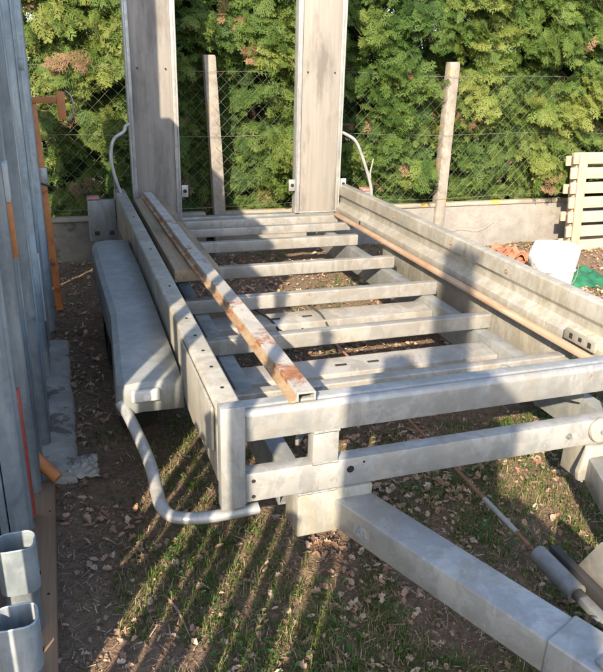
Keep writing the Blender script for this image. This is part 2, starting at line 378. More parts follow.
for yb, xs_ in ((2.62, (1.10, 1.26)), (3.27, (.98, 1.16))):
    ax = MB().prism([(yb,.30),(yb+.14,.312),(yb+.17,.30),(yb+.17,.20),(yb+.01,.19),(yb-.005,.21)], 'x', CX-.622, CX+.622).build('axle_beam', M_BED, T, .004)
    for xq in xs_:
        MB().box(xq, xq+.055, yb+.060, yb+.075, .3075, .3095).build('slot', M_DARK, ax)
    for q in range(5):
        xq = xs_[0]-.02+.06*q
        disc_y(MB(), xq, yb+.001, .255+.012*math.sin(q*2.3), .008, .006).build('grease_mark', M_DARK, ax)
# edge strip (old floor batten) along the right rail
MB().prism([(2.060,.4215),(2.060,.438),(2.072,.441),(2.076,.450),(2.086,.450),(2.100,.433),(2.100,.4215)], 'y', 2.10, 5.23).build('floor_batten', wood('batten_wood', (.22,.15,.095), (.38,.31,.235), 'y', (.22,.10,.05), .46), T, .002)
br = MB().box(2.088, 2.104, 2.20, 2.40, .458, .505).build('lashing_plate', M_RAIL, T, .002)
for k in range(3):
    MB().box(2.0865, 2.0905, 2.225+.06*k, 2.245+.06*k, .470+.006*(k % 2), .494).build('slot', M_DARK, br)
for s_ in (-1, 1):
    x_ = CX+s_*.835
    MB().prism([(2.36,.418),(2.36,.30),(2.55,.16),(4.2,.16),(4.40,.30),(4.40,.418)], 'x', x_-.004, x_+.004).build('inner_wing', M_RAIL, T, .002)
# mudguards (y, z) outline swept over x with a chamfered outer edge
def mudguard(sign):
    pr = [(2.292,.398),(2.303,.488),(2.322,.503),(2.45,.510),(2.98,.534),(3.03,.538),(3.07,.5365),(3.55,.546),(4.15,.532),(4.36,.522),(4.40,.505),(4.42,.42)]
    prin = pr
    def X(x): return x if sign < 0 else 2*CX-x
    n = len(pr); m = MB()
    # columns: inner edge, outer shoulder, chamfer, skirt bottom
    cols = []
    for (y, z), (yi, zi) in zip(pr, prin):
        k = float(np.interp(y, [2.3, 2.6, 3.03, 3.4, 3.9, 4.4], [0, .010, .034, .026, .012, .022]))
        bott = .40 if y < 2.4 or y > 4.35 else .37
        mid_y = y+(.04 if y < 2.4 else -.04 if y > 4.3 else 0)
        cols.append([(X(.351), y, z), (X(.20+k), y, z+.003), (X(.145+k), y, z-.003), (X(.120+k), mid_y, z-.022), (X(.112+k), mid_y, min(z-.012, max(bott, z-.17)))])
    vs_ = [p for c in cols for p in c]; w_ = 5
    fs = [(i*w_+k, i*w_+k+1, (i+1)*w_+k+1, (i+1)*w_+k) for i in range(n-1) for k in range(w_-1)]
    m.add(vs_, fs)
    o = m.build('mudguard', M_GUARD, T, 0, sharp=28)
    so = o.modifiers.new('thickness', 'SOLIDIFY'); so.thickness = .006; so.offset = -1 if sign < 0 else 1
    lamp = MB().box(X(.165) if sign < 0 else X(.265), X(.265) if sign < 0 else X(.165), 2.274, 2.2985, .447, .490).build('marker_lamp', M_WHITE, o, .006, 3)
    disc_y(MB(), X(.215), 2.2735, .468, .012, .006).build('lens', M_LENS, lamp)
    for xx in (.175, .305):
        disc_y(MB(), X(xx), 2.3035, .4405, .005, .004).build('bolt_hole', M_DARK, o)
    return o
mudguard(-1); mudguard(1)
# wheels
def wheel(cx, cy, out):
    o = MB(); prof = [(-.080,.150),(-.082,.205),(-.072,.232),(-.03,.242),(.03,.242),(.072,.232),(.082,.205),(.080,.150)]
    n = 36; vs_ = [(cx+a_, cy+r*math.cos(2*math.pi*k/n), .225+r*math.sin(2*math.pi*k/n)) for k in range(n) for a_, r in prof]
    w_ = len(prof); o.add(vs_, [(k*w_+j, k*w_+j+1, ((k+1)%n)*w_+j+1, ((k+1)%n)*w_+j) for k in range(n) for j in range(w_-1)])
    wh = o.build('wheel', M_TYRE, T, 0, sharp=50)
    r_ = MB(); pr = [(.070*out,.158),(.060*out,.135),(.02*out,.12),(.03*out,.06),(.055*out,.045),(.055*out,.0)]
    vs_ = [(cx+a_, cy+r*math.cos(2*math.pi*k/n), .225+r*math.sin(2*math.pi*k/n)) for k in range(n) for a_, r in pr]
    w_ = len(pr); r_.add(vs_, [(k*w_+j, k*w_+j+1, ((k+1)%n)*w_+j+1, ((k+1)%n)*w_+j) for k in range(n) for j in range(w_-1)])
    r_.build('rim', M_GALV_D, wh, 0)
for y in (3.00, 3.72):
    wheel(.235, y, -1); wheel(2*CX-.235, y, 1)

# bent step bar from the left mudguard round to the front corner
def bez(P, n=6):
    out = [Vector(P[0])]
    for i in range(1, len(P)-1):
        a_, b_, c_ = Vector(P[i-1]), Vector(P[i]), Vector(P[i+1])
        p = b_+(a_-b_).normalized()*min(.10, (a_-b_).length*.45); q = b_+(c_-b_).normalized()*min(.10, (c_-b_).length*.45)
        for k in range(n+1):
            s = k/n; out.append(p*(1-s)**2+b_*2*s*(1-s)+q*s*s)
    out.append(Vector(P[-1])); return out
def step_bar(s):
    def X(x): return x if s < 0 else 2*CX-x
    pts = bez([(X(.128),2.325,.432),(X(.150),2.29,.40),(X(.198),2.06,.325),(X(.195),1.80,.298),(X(.30),1.752,.298),(X(.485),1.757,.300)])
    MB().tube(pts, .0215, 12, flat=.85).build('step_bar', M_GALV, T)
step_bar(-1); step_bar(1)

# drawbar A-frame
def arm(s):
    def X(x): return CX+s*x
    p0, p1 = (X(.50), 1.765, .240), (X(.135), .885, .240)
    MB().beam(p0, p1, .125, .104).build('drawbar_arm', M_GALV_D if s > 0 else M_GALV, T, .007, 2)
    MB().box(*sorted((X(.68), X(.425))), YF-.028, YF+.10, .170, .3285).build('drawbar_bracket', M_RAIL, T, .006)
    d = (Vector(p1)-Vector(p0)).normalized()
    q0 = Vector(p0)+d*.755; q1 = q0+d*.36
    MB().beam(q0+Vector((0,0,.002)), q1+Vector((0,0,.002)), .137, .116).build('drawbar_sleeve', M_GALV, T, .008, 3)
arm(-1); arm(1)
def drawbar_mark():
    p0, p1 = Vector((CX-.50, 1.765, .240)), Vector((CX-.135, .885, .240)); d = (p1-p0).normalized(); nrm = Vector((d.y, -d.x, 0)).normalized()
    if nrm.x > 0: nrm = -nrm
    base = p0+d*.11+nrm*.0635
    def P(u, v, o_): q = base+d*u+nrm*o_; return (q.x, q.y, .24+v)
    st = MB()
    def slab(pts, lo, hi): 
        n = len(pts); st.add([P(u, v, lo) for u, v in pts]+[P(u, v, hi) for u, v in pts], [tuple(range(n)), tuple(range(n, 2*n))]+[(k, (k+1) % n, n+(k+1) % n, n+k) for k in range(n)])
    slab([(-.018,-.022),(.05,-.022),(.052,.016),(.034,.021),(-.016,.018)], 0, .0005)
    o_ = st.build('worn_sticker', M_GALV, T, 0)
    st = MB(); bar = lambda a_, b_, c_, d_, w_=.0035: slab([(a_-w_, b_), (a_+w_, b_), (c_+w_, d_), (c_-w_, d_)], .0008, .0014)
    bar(-.008,-.018,.004,.016); bar(.016,-.018,.004,.016); slab([(-.004,-.008),(.012,-.008),(.012,-.003),(-.004,-.003)], .0008, .0014)
    bar(.026,-.018,.026,.012); slab([(.026,-.018),(.044,-.018),(.044,-.012),(.026,-.012)], .0015, .002)
    st.build('sticker_letters', plain('sticker_blue', (.16,.20,.27), .5, 0, .45, 120), o_, 0)
drawbar_mark()
MB().box(CX-.21, CX+.21, .62, .95, .30, .312).build('coupling_plate', M_GALV_D, T, .003)
cp = MB().tube([(CX,.95,.36),(CX,.50,.36)], .045, 14).build('coupling_tube', M_BLACK, T)
MB().tube([(CX,.515,.36),(CX,.42,.365),(CX,.36,.36),(CX,.30,.335)], [.05,.055,.06,.04], 14).build('coupling_head', M_GALV_D, cp)
MB().box(CX-.075, CX+.075, .70, .93, .3125, .42).build('coupling_housing', M_BLACK, T, .01)
# brake rod with compensator spring
MB().tube([(CX-.006,3.3,.215),(CX-.006,1.93,.203),(CX-.006,1.46,.200)], .0065, 8).build('brake_rod', M_RUST, T)
MB().tube([(CX-.006,1.72,.2005),(CX-.006,1.53,.2003)], .0095, 10).build('rod_sleeve', M_GALV, T)
sp_ = MB().tube([(CX-.004,1.425,.2),(CX-.004,1.42,.2),(CX-.004,1.24,.2)], [.020,.030,.030], 18).build('brake_damper', M_DAMPER, T, sharp=50)
MB().tube([(CX-.004,1.239,.2),(CX-.004,1.215,.2)], .019, 12).build('boot', M_BLACK, sp_)
MB().box(CX-.020, CX+.012, 1.12, 1.216, .188, .212).build('clevis', M_DAMPER, sp_, .004)
MB().tube([(CX-.03,1.14,.2),(CX+.025,1.14,.2)], .011, 10).build('pin', M_DAMPER, sp_)
MB().box(CX+.033, CX+.060, .96, 1.42, .175, .225).build('brake_lever_bar', M_BLACK, T, .004)
MB().box(CX+.05, CX+.13, .97, 1.16, .19, .285).build('brake_lever_block', M_BLACK, T, .006)
MB().prism([(1.02,.175),(1.315,.175),(1.335,.20),(1.265,.345),(1.02,.345)], 'x', CX+.066, CX+.077).build('coupling_side_plate', M_BED, T, .003)
# jockey clamp disc on the right of the front bar
jc = MB(); jc.tube([(1.748,YF-.023,.393),(1.748,YF-.044,.393)], .048, 26)
jc = jc.build('jockey_clamp', M_RAIL, T, .006)
disc_y(MB(), 1.748, YF-.044, .393, .012, .008).build('bolt', M_GALV_D, jc)
MB().prism([(1.695,.335),(1.80,.335),(1.83,.19),(1.675,.20),(1.668,.235)], 'y', YF-.050, YF-.029).build('clamp_plate', M_RAIL, T, .004)

# rear light boards
for s in (-1, 1):
    x0, x1 = (.165, .362) if s < 0 else (2.218, 2.415)
    lb = MB().box(x0, x1, 5.26, 5.32, .30, .600).build('light_board', M_GALV_D, T, .008)
    xo = x0 if s < 0 else x1-.09
    MB().box(xo, xo+.09, 5.265, 5.36, .6015, .622).build('lens', M_PINK, lb, .006)
    for xx in (x0+.035, x0+.14):
        MB().box(xx, xx+.035, 5.255, 5.261, .345, .375).build('bracket_nut', M_BLACK, lb, .003)

# ramps: channel frame and weathered board, standing upright at the back
def ramp_part(x0, x1):
    y0, lean = 5.335, .012
    r = MB().box(x0+.01, x1-.01, y0-.02, y0+.055, .4335, .445).build('ramp', M_GALV, T, .002)
    ztop = 2.55
    for xa, xb in ((x0, x0+.012), (x1-.012, x1)):
        MB().prism([(y0-.03,.436),(y0+.055,.436),(y0+.055+lean,ztop),(y0-.03+lean,ztop)], 'x', xa, xb).build('side_channel', M_GALV, r, .002)
    for xa, xb in ((x0+.0125, x0+.036), (x1-.036, x1-.0125)):
        MB().prism([(y0-.028,.436),(y0-.020,.436),(y0-.020+lean,ztop),(y0-.028+lean,ztop)], 'x', xa, xb).build('edge_flange', M_GALV, r, .002)
    MB().prism([(y0-.016,.446),(y0+.03,.446),(y0+.03+lean,ztop-.02),(y0-.016+lean,ztop-.02)], 'x', x0+.0135, x1-.0135).build('ramp_board', M_BOARD, r, .002)
    for xx in (x0+.08, x1-.08):
        disc_y(MB(), xx, y0-.0155, 1.50, .006, .004, 8).build('bolt_hole', M_DARK, r)
    return r
ra = ramp_part(.497, .853); rb = ramp_part(1.757, 2.135)
def tab(parent, x0, x1, z):
    t_ = MB().box(x0, x1, 5.30, 5.309, z-.045, z+.045).build('hinge_tab', M_GALV, parent, .004)
    disc_y(MB(), (x0+x1)/2, 5.2995, z, .014, .003).build('hole', M_DARK, t_)
tab(ra, .8545, .905, .64); tab(rb, 1.700, 1.7555, .66); tab(rb, 2.1365, 2.185, .66)
# ramp prop arms
MB().tube(bez([(.497,5.30,1.125),(.468,5.29,1.115),(.462,5.28,1.075),(.375,5.26,1.035),(.345,5.25,.90),(.375,5.25,.74),(.425,5.25,.585)]), .0125, 8).build('prop_arm', M_GALV, T)
MB().tube([(.365,5.262,1.02),(.362,5.27,.80),(.372,5.272,.615)], .006, 6).build('prop_cable', M_WIRE, T)
MB().tube(bez([(2.136,5.31,1.06),(2.16,5.30,1.05),(2.245,5.28,1.005),(2.31,5.27,.86),(2.385,5.26,.66),(2.40,5.26,.56)]), .022, 8, flat=.6).build('prop_arm', M_GALV, T)
MB().tube([(2.395,5.26,.86),(2.375,5.262,.75),(2.39,5.262,.60)], .008, 6).build('prop_cable', M_WIRE, T)
# brake cables drooping over the rear axle beam
for x, dx in ((.93, .10), (1.24, .05)):
    pts = [(x-.12,3.9,.30),(x-.10,3.62,.335),(x-.04,3.50,.345),(x,3.41,.332),(x+dx*.5,3.30,.320),(x+dx,3.22,.23),(x+dx*1.2,3.15,.16)]
    MB().tube(bez(pts), .006, 7).build('brake_cable', M_BLACK, T)

# ---- loose things lying on the trailer
o = MB().box(.487, .715, 3.33, 5.245, .550, .612).build('timber_board', M_SLEEPER, None, .006, 2, origin=(.6, 4.3, .55))
tag(o, 'thick weathered timber board lying along the left of the trailer bed', 'timber')
o = MB().box(.50, .70, 3.97, 5.20, .4215, .5485).build('timber_bearer', M_SLEEPER, None, .006, 2, origin=(.6, 4.5, .4215))
tag(o, 'timber bearer under the weathered board, on the left cross member ends', 'timber')
iron = thing('channel_bar', (.6, 1.8, .649), 'long rust-streaked steel channel lying on the front bar and the timber board', 'metal bar')
def iron_part(name, prof, mat):
    y0, y1, z0, z1 = 1.755, 5.27, .681, .646; K = 24; vs_ = []; fs = []; n = len(prof)
    for k in range(K+1):
        s = k/K; y = y0+(y1-y0)*s; z = z0+(z1-z0)*s; xx = .600-.035*s+.003*math.sin(s*9)
        vs_ += [(xx+a_, y, z+b_) for a_, b_ in prof]
    for k in range(K):
        fs += [(k*n+i, k*n+(i+1)%n, (k+1)*n+(i+1)%n, (k+1)*n+i) for i in range(n)]
    fs += [tuple(range(n)), tuple(range(K*n, K*n+n))]
    return MB().add(vs_, fs).build(name, mat, iron, 0)
iron_part('flange', [(.002,-.030),(.007,-.030),(.007,-.006),(.056,-.006),(.056,-.030),(.061,-.030),(.061,-.002),(.059,0),(.004,0),(.002,-.002)], M_RUSTY)
iron_part('lip', [(-.020,-.031),(.0015,-.031),(.0015,-.014),(-.002,-.014),(-.004,-.025),(-.020,-.025)], M_LIP)

# ------------------------------------------------------------------ fence of concrete posts, base panels and wire mesh
FY = 5.90
fence = thing('chain_link_fence', (2.3, FY, 0), 'chain-link fence with concrete posts and low concrete base in front of hedge', 'fence')
posts = [(-1.05, 1.60, .0), (1.20, 1.60, -.085), (3.40, 1.60, .0), (5.62, 1.60, .0), (7.8, 1.6, 0)]
for x, h, ln in posts:
    m = MB(); b_ = .050
    vs_ = []
    for z, s, dx in ((-.15, 1, 0), (h*.5, .97, ln*.45), (h-.012, .95, ln*.97), (h, .88, ln)):
        vs_ += [(x-ln+dx+i*b_*s, FY+j*b_*s, z) for i, j in ((-1,-1),(1,-1),(1,1),(-1,1))]
    m.add(vs_, [(0,3,2,1),(12,13,14,15)]+[(r*4+k, r*4+(k+1)%4, (r+1)*4+(k+1)%4, (r+1)*4+k) for r in range(3) for k in range(4)])
    m.build('concrete_post', M_CONC, fence, .006)
M_CONC_SHADE = stone('shade_dark_panel', (.085,.075,.06), (.19,.175,.145), (.05,.06,.03), .56, scale=5)  # panel colour darkened to stand in for the deep shade by the hedge
for (xa, _, _), (xb, _, _) in zip(posts[:-1], posts[1:]):
    p = MB().box(xa+.054, xb-.054, FY-.022, FY+.022, -.2, .315).build('base_panel', M_CONC_SHADE if xa < 1 else M_CONC_W, fence, .006)
    MB().box(xa+.0545, xb-.0545, FY-.038, FY+.04, .3155, .352).build('coping', M_LICHEN, p, .008)
    # mesh: two families of wires
    m = MB(); z0, z1 = .40, 1.50; dx = .10; hgt = z1-z0; r = .0010
    def wire(xs0, zs0, xs1, zs1, yo):
        xs0, xs1 = max(xs0, xa+.03), min(xs1, xb-.03)
        m.tube([(xs0, yo, zs0), (xs1, yo, zs1)], r, 3, False)
    k = -int(hgt/dx)-1
    while xa+.03+k*dx < xb:
        x0 = xa+.03+k*dx; x1 = x0+hgt
        a0, a1 = max(x0, xa+.03), min(x1, xb-.03)
        if a1 > a0:
            K = max(2, int((a1-a0)/.34))
            def wob(x, z, s): return FY-.062+s+.012*math.sin(x*3.1+z*4)+.004*math.sin(x*23)
            m.tube([(a0+(a1-a0)*q/K, wob(a0+(a1-a0)*q/K, 0, 0), z0+(a0-x0)+(a1-a0)*q/K) for q in range(K+1)], r, 3, False)
            m.tube([(a0+(a1-a0)*q/K, wob(a0+(a1-a0)*q/K, 0, .003), z1-(a0-x0)-(a1-a0)*q/K) for q in range(K+1)], r, 3, False)
        k += 1
    me = m.build('wire_mesh', M_WIRE, fence, 0); me['kind'] = 'stuff'
for z in (.42, 1.0, 1.50):
    MB().tube([(x_, FY-.066, z-.022*math.sin(x_*1.43)**2) for x_ in np.linspace(-1.05, 7.8, 60)], .0016, 4, False).build('tension_wire', M_WIRE, fence, 0)
MB().tube(bez([(3.42,FY-.07,.06),(3.60,FY-.10,.14),(3.80,FY-.12,.10),(3.98,FY-.10,.19)]), .0018, 5).build('loose_wire', M_WIRE, fence, 0)

# ------------------------------------------------------------------ hedge of cypress trees
def frond_template(seed, n=8, sub=(.32, .66)):
    r = random.Random(seed); vs_, fs = [], []
    def blade(p, d, L, wd):
        nn = (-d[1], d[0]); o = len(vs_)
        for x, y in ((p[0]-d[0]*.01+nn[0]*wd, p[1]+nn[1]*wd), (p[0]-nn[0]*wd, p[1]-nn[1]*wd), (p[0]+d[0]*L, p[1]+d[1]*L)):
            vs_.append((x, y, -.28*(x*x+y*y*1.6)+r.uniform(-.012, .012)))
        fs.append((o, o+1, o+2))
    blade((0, 0), (1, 0), 1.0, .022)
    for k in range(n):
        t_ = .08+.88*k/n
        for s in (-1, 1):
            L = (.46*(1-t_)**.7+.08)*r.uniform(.75, 1.2); a_ = R(r.uniform(34, 54))*s
            p = (t_+r.uniform(-.02, .02), 0); d = (math.cos(a_), math.sin(a_))
            blade(p, d, L, .026)
            for q in sub:
                if L < .16 and q > .6: continue
                for s2 in (-1, 1):
                    a2 = a_+s2*R(r.uniform(28, 48)); pp = (p[0]+d[0]*L*q, p[1]+d[1]*L*q)
                    blade(pp, (math.cos(a2), math.sin(a2)), L*(.56-.3*q)*r.uniform(.8, 1.3), .021)
    return np.array(vs_), np.array(fs)
FT = [frond_template(s) for s in range(5)]
FTB = [frond_template(s, 6, (.5,)) for s in range(5)]
def crown(name, cx, cy, H, rad, parent, nb, seed):
    g_ = np.random.default_rng(seed); VV, FF, TT = [], [], []; off = 0
    for i in range(nb):
        deep = i % 4 == 0; back = i % 6 == 5
        z = .10+(H-.12)*g_.random(); xo = g_.uniform(-.50, .50)
        # billowing face of the hedge, branch tiers as ridges
        face = .15*noise.noise(Vector(((cx+xo)*1.6, z*1.5, 7.0)))+.22*noise.noise(Vector(((cx+xo)*3.0, z*4.4, 3.0)))
        fr_ = (z*2.5+1.3*noise.noise(Vector(((cx+xo)*1.5, z*.8, 12.0)))+.6*noise.noise(Vector(((cx+xo)*4.0, z*1.5, 2.0)))) % 1.0
        face += .20*(.55-fr_)
        y = FY+.19-face-(.17 if cx+xo > 1.5 else .06)+.04*g_.normal()+.10*max(0, z-1.7)*0
        if deep: y += g_.uniform(.10, .34)
        if z < .55: y = max(y, FY+.12)
        if z < 1.7 and min(abs(cx+xo-1.2), abs(cx+xo-3.4)) < .24: y = max(y, FY+.27)
        if back and i % 12 == 5: xo *= 1.3
        if back: y = cy+g_.uniform(-.10, .25)
        th = xo*1.1; out = np.array((math.sin(th), -math.cos(th), 0)); lat = np.array((math.cos(th), math.sin(th), 0))
        c = np.array((cx+xo, y, z))
        bt = .50+.30*noise.noise(Vector((c[0]*1.2, c[2]*1.2, 5.0)))+.9*face+g_.normal(0, .10)-(.26 if deep or back else 0)+(.12 if cx < .3 else 0)  # inner and recessed sprays tinted darker, painting shade into the gaps
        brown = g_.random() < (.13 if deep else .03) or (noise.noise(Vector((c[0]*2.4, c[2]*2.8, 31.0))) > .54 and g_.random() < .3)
        side = g_.normal(0, .5); tilt = g_.uniform(-.60, .10)
        for j in range(16 if back else 12 if not deep else 8):
            v_, f_ = (FTB if back or (deep and j % 2) else FT)[g_.integers(5)]
            L = g_.uniform(.085, .20)*(2.1 if back else 1)
            d = out*g_.uniform(.25, .8)+lat*(side+g_.normal(0, .5))+np.array((0, 0, tilt+g_.normal(0, .28))); d /= np.linalg.norm(d)
            u = np.array((0, 0, 1.0))*g_.uniform(.2, .9)+out*g_.uniform(.4, 1.1)+g_.normal(0, .28, 3)
            n_ = u-d*u.dot(d); n_ /= np.linalg.norm(n_); s_ = np.cross(n_, d)
            p = c-d*L*.55+g_.normal(0, .055, 3)*np.array((1.2, .6, .8))
            P = p+L*(v_[:, :1]*d+v_[:, 1:2]*s_+v_[:, 2:3]*n_)
            lowm = P[:, 2] < .36; P[lowm, 1] = np.maximum(P[lowm, 1], FY+.045+.03*g_.random())
            VV.append(P); FF.append(f_+off); off += len(v_)
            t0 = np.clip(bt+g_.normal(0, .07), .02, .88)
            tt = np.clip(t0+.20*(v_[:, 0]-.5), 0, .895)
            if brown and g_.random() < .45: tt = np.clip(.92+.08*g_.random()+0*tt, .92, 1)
            TT.append(tt)
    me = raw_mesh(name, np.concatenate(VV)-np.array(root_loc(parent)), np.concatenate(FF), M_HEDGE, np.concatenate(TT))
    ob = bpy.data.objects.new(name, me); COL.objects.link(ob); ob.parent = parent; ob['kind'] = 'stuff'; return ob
hedge_labels = ['cypress behind the steel planks at the far left of the hedge', 'yellow-green cypress between the steel planks and the left ramp', 'cypress directly behind the left raised ramp',
                'cypress seen between the two raised ramps', 'cypress directly behind the right raised ramp', 'cypress just left of the right-hand concrete post',
                'cypress just right of the right-hand concrete post', 'cypress with brown dead sprays left of the pallet', 'cypress behind the upright pallet', 'cypress at the far right end of the hedge']
for i, lab in enumerate(hedge_labels):
    x = -.72+.80*i+random.uniform(-.06, .06); y = 6.66+random.uniform(-.05, .05)
    t_ = thing('cypress_tree', (x, y, 0), lab, 'tree', 'cypress trees of the hedge')
    tr = MB().tube([(x, y, -.1), (x+.02, y, 1.0), (x-.02, y+.02, 2.0), (x, y, 2.55)], [.06,.05,.035,.01], 8)
    for k in range(26):
        z = .3+2.0*k/26; th = random.uniform(-2, 2); l = random.uniform(.3, .5)
        tr.tube([(x, y, z), (x+math.sin(th)*l*.6, y-math.cos(th)*l*.6, z+.05), (x+math.sin(th)*l, y-math.cos(th)*l, z+random.uniform(-.05,.14))], [.012,.008,.003], 4)
    tr.build('trunk', M_BARK, t_, 0)
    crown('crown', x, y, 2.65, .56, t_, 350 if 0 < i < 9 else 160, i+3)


# ------------------------------------------------------------------ steel planks standing on the left
rib_mesh = {}
def steel_plank(x, y, wd, h, rz, label, group=None, z0=0.0):
    o = thing('steel_plank', (x, y, z0), label, 'steel plank', group)
    MB().box(-.085, -.060, .004, wd-.004, 0, h-.02).build('backing', M_BLUE, o, .002, 1, origin=(0, 0, 0))
    n = 4; r = wd/n/2
    for k in range(n):
        if (wd, h) not in rib_mesh:
            pr = [(-.0595+.0595*math.sin(math.pi*q/12)**.55, -r*.76*math.cos(math.pi*q/12)) for q in range(13)]
            ob = MB().prism(pr, 'z', 0, h).build('rib', M_BLUE, o, 0, origin=(0, 0, 0), sharp=30); rib_mesh[(wd, h)] = ob
        else:
            ob = rib_mesh[(wd, h)].copy(); COL.objects.link(ob); ob.parent = o
        ob.location = (random.uniform(-.006, .006), wd*(k+.5)/n, 0)
    MB().box(-.089, .008, -.004, wd+.004, h, h+.03).build('end_cap', M_BLUE, o, .004, origin=(0, 0, 0))
    o.rotation_euler = (0, 0, rz); return o
specs = [(-.205, 2.06, .26, 2.06, .00, 'nearest of the front row, red stripe low down'), (-.172, 2.42, .30, 2.12, .015, 'second of the front row, orange and white paint'),
         (-.150, 2.80, .30, 2.02, -.01, 'third of the front row, white strip high up'), (-.172, 3.17, .28, 2.10, .0, 'plain, fourth of the front row'),
         (-.148, 3.52, .30, 2.16, .012, 'fifth of the front row, white strip low down'), (-.152, 3.90, .28, 3.1, -.01, 'sixth of the front row, small lug'), (-.120, 4.24, .28, 3.05, .0, 'last of the front row, beside orange prop')]
planks = []
for sp4 in specs: planks.append(steel_plank(*sp4[:5], 'blue-grey steel plank on end, '+sp4[5], 'steel planks standing on end'))
for i in range(9):
    planks.append(steel_plank(-.30-.02*(i % 2), 2.02+.40*i, .30, 1.96+.05*(i % 3) if i < 7 else 1.42, .0, 'blue-grey steel plank in the second rank behind the front planks, far two added for shade', 'steel planks of the second rank, far two added for shade'))  # two low far planks added to lengthen the stack's shade on the wall
for y_, h_, w_ in ((1.33, 2.02, .30), (1.68, 2.08, .30), (-.62, 2.35, .30), (-.92, 3.4, .26), (-1.25, 2.5, .30), (-1.56, 2.2, .24)):  # unseen planks added for shade; those behind the camera replace the photographer's shadow
    planks.append(steel_plank(-.44 if y_ < 0 else -.455, y_, w_, h_, .0, 'unseen steel plank added out of view to shade the trailer', 'unseen planks added for shade'))
# paint patches / clips on the planks
MB().box(-.1365, -.1335, 3.55, 3.80, 1.00, 1.16).build('paint_patch', M_ORANGE, planks[4], 0, origin=(-.148, 3.52, 0)) if False else None
def on_plank(i, name, mat, y0, y1, z0, z1, proud=.003):
    m = MB().box(-.030, proud+.006, y0, y1, z0, z1); return m.build(name, mat, planks[i], .001, origin=(0, 0, 0))
on_plank(1, 'orange_paint', M_ORANGE, .11, .19, .93, 1.12, .002); on_plank(1, 'white_paint', M_WHITE, .11, .19, 1.122, 1.25, .002)
on_plank(0, 'red_paint', M_RED, .20, .235, .05, .55, .002); on_plank(4, 'white_strip', M_WHITE, .24, .255, .25, .62, .002); on_plank(2, 'white_strip', M_WHITE, .24, .253, 1.25, 1.5, .002)
on_plank(5, 'lug', M_BLUE, .13, .16, 1.50, 1.56, .022)
# unseen narrower posts added left of view so their gaps stripe the light
def unseen_square_post(x, y, h, wd, label, group):
    o = thing('unseen_stripe_post', (x, y, 0), label, 'shadow post', group)
    m = MB().prism([(-wd/2,-wd/2),(wd/2,-wd/2),(wd/2,wd/2),(-wd/2,wd/2)], 'z', 0, h).build('shaft', M_BLUE, o, .006, 2, origin=(0, 0, 0))
    MB().box(-wd/2-.003, wd/2+.003, -wd/2-.003, wd/2+.003, h-.02, h+.008).build('cap', M_BLUE, o, .003, origin=(0, 0, 0))
    return o
p0 = None
for k in range(11):
    y = -.24+.148*k; x = -.46+.02*math.sin(k*2.1); h = (2.30, 1.32, 1.40, 1.28, 2.1, 1.5, 1.35, 1.3, 2.1, 1.4, 2.0)[k]
    if p0 is None: p0 = unseen_square_post(x, y, h, .036, 'unseen square post added out of view to cast shadow stripes', 'unseen posts added for shadow stripes'); q = p0
    else:
        q = copy_tree(p0); q.location = (x, y, 0)
    q.scale = (1+.3*(k % 3), 1+.25*(k % 2), h/2.30)
# open-topped square sockets in the foreground
def socket(x, y, h, label):
    o = thing('post_socket', (x, y, 0), label, 'post socket', 'open post sockets')
    wd, dp, t_ = .105, .09, .006
    def ring(m, w_, d_, th, z0, z1, rd=.030):
        def rr_(w2, d2, r_):
            out = []
            for cx_, cy_, a0 in ((w2/2-r_, d2/2-r_, 0), (-w2/2+r_, d2/2-r_, 90), (-w2/2+r_, -d2/2+r_, 180), (w2/2-r_, -d2/2+r_, 270)):
                for k in range(5):
                    a_ = R(a0+22.5*k); out.append((cx_+r_*math.cos(a_), cy_+r_*math.sin(a_)))
            return out
        O, I = rr_(w_, d_, rd), rr_(w_-2*th, d_-2*th, rd-th); n = len(O)
        vs_ = [(a_, b_, z) for z in (z0, z1) for P in (O, I) for a_, b_ in P]
        fs = []
        for k in range(n):
            j = (k+1) % n
            fs += [(k, j, 2*n+j, 2*n+k), (n+j, n+k, 3*n+k, 3*n+j), (2*n+k, 2*n+j, 3*n+j, 3*n+k), (j, k, n+k, n+j)]
        m.add(vs_, fs); return m
    ring(MB(), wd-.016, dp-.016, t_, .0, h-.15).build('stem', M_BLUE, o, 0, origin=(0, 0, 0))
    ring(MB(), wd, dp, t_, h-.15, h).build('collar', M_BLUE, o, .002, 1, origin=(0, 0, 0))
    MB().tube([(wd/2-.004, 0, h-.12), (wd/2+.002, 0, h-.12)], .006, 8).build('bolt_hole', M_DARK, o, 0, origin=(0, 0, 0))
    return o
socket(-.212, 1.735, .345, 'open galvanised steel socket at the lower left, the farther of two')
socket(-.205, 1.475, .315, 'open galvanised steel socket at the lower left, the nearer of two')
# orange prop with hook head
op = thing('orange_prop', (-.085, 4.66, 0), 'rusty orange steel prop with hooked head leaning at the stack end', 'prop')
MB().beam((-.085, 4.66, 0), (-.118, 4.66, 1.30), .045, .04, (0,1,0)).build('shaft', M_ORANGE, op, .004)
hk = MB().beam((-.142, 4.66, 1.318), (.02, 4.66, 1.325), .035, .035).build('head_bar', M_ORANGE, op, .004)
MB().box(.0205, .068, 4.635, 4.685, 1.21, 1.37).build('head_plate', M_ORANGE, op, .004)
MB().tube([(.069+.045*math.sin(t_), 4.66, 1.29-.085*math.cos(t_)) for t_ in np.linspace(.05, math.pi-.05, 14)], .005, 6).build('wire_loop', M_GALV, op)
MB().box(-.140, -.075, 4.63, 4.69, .83, .93).build('clamp', M_GALV, op, .008)
MB().tube([(-.13, 4.62, .84), (-.06, 4.60, .82), (-.03, 4.60, .80)], .006, 6).build('clamp_tie', M_BLACK, op)
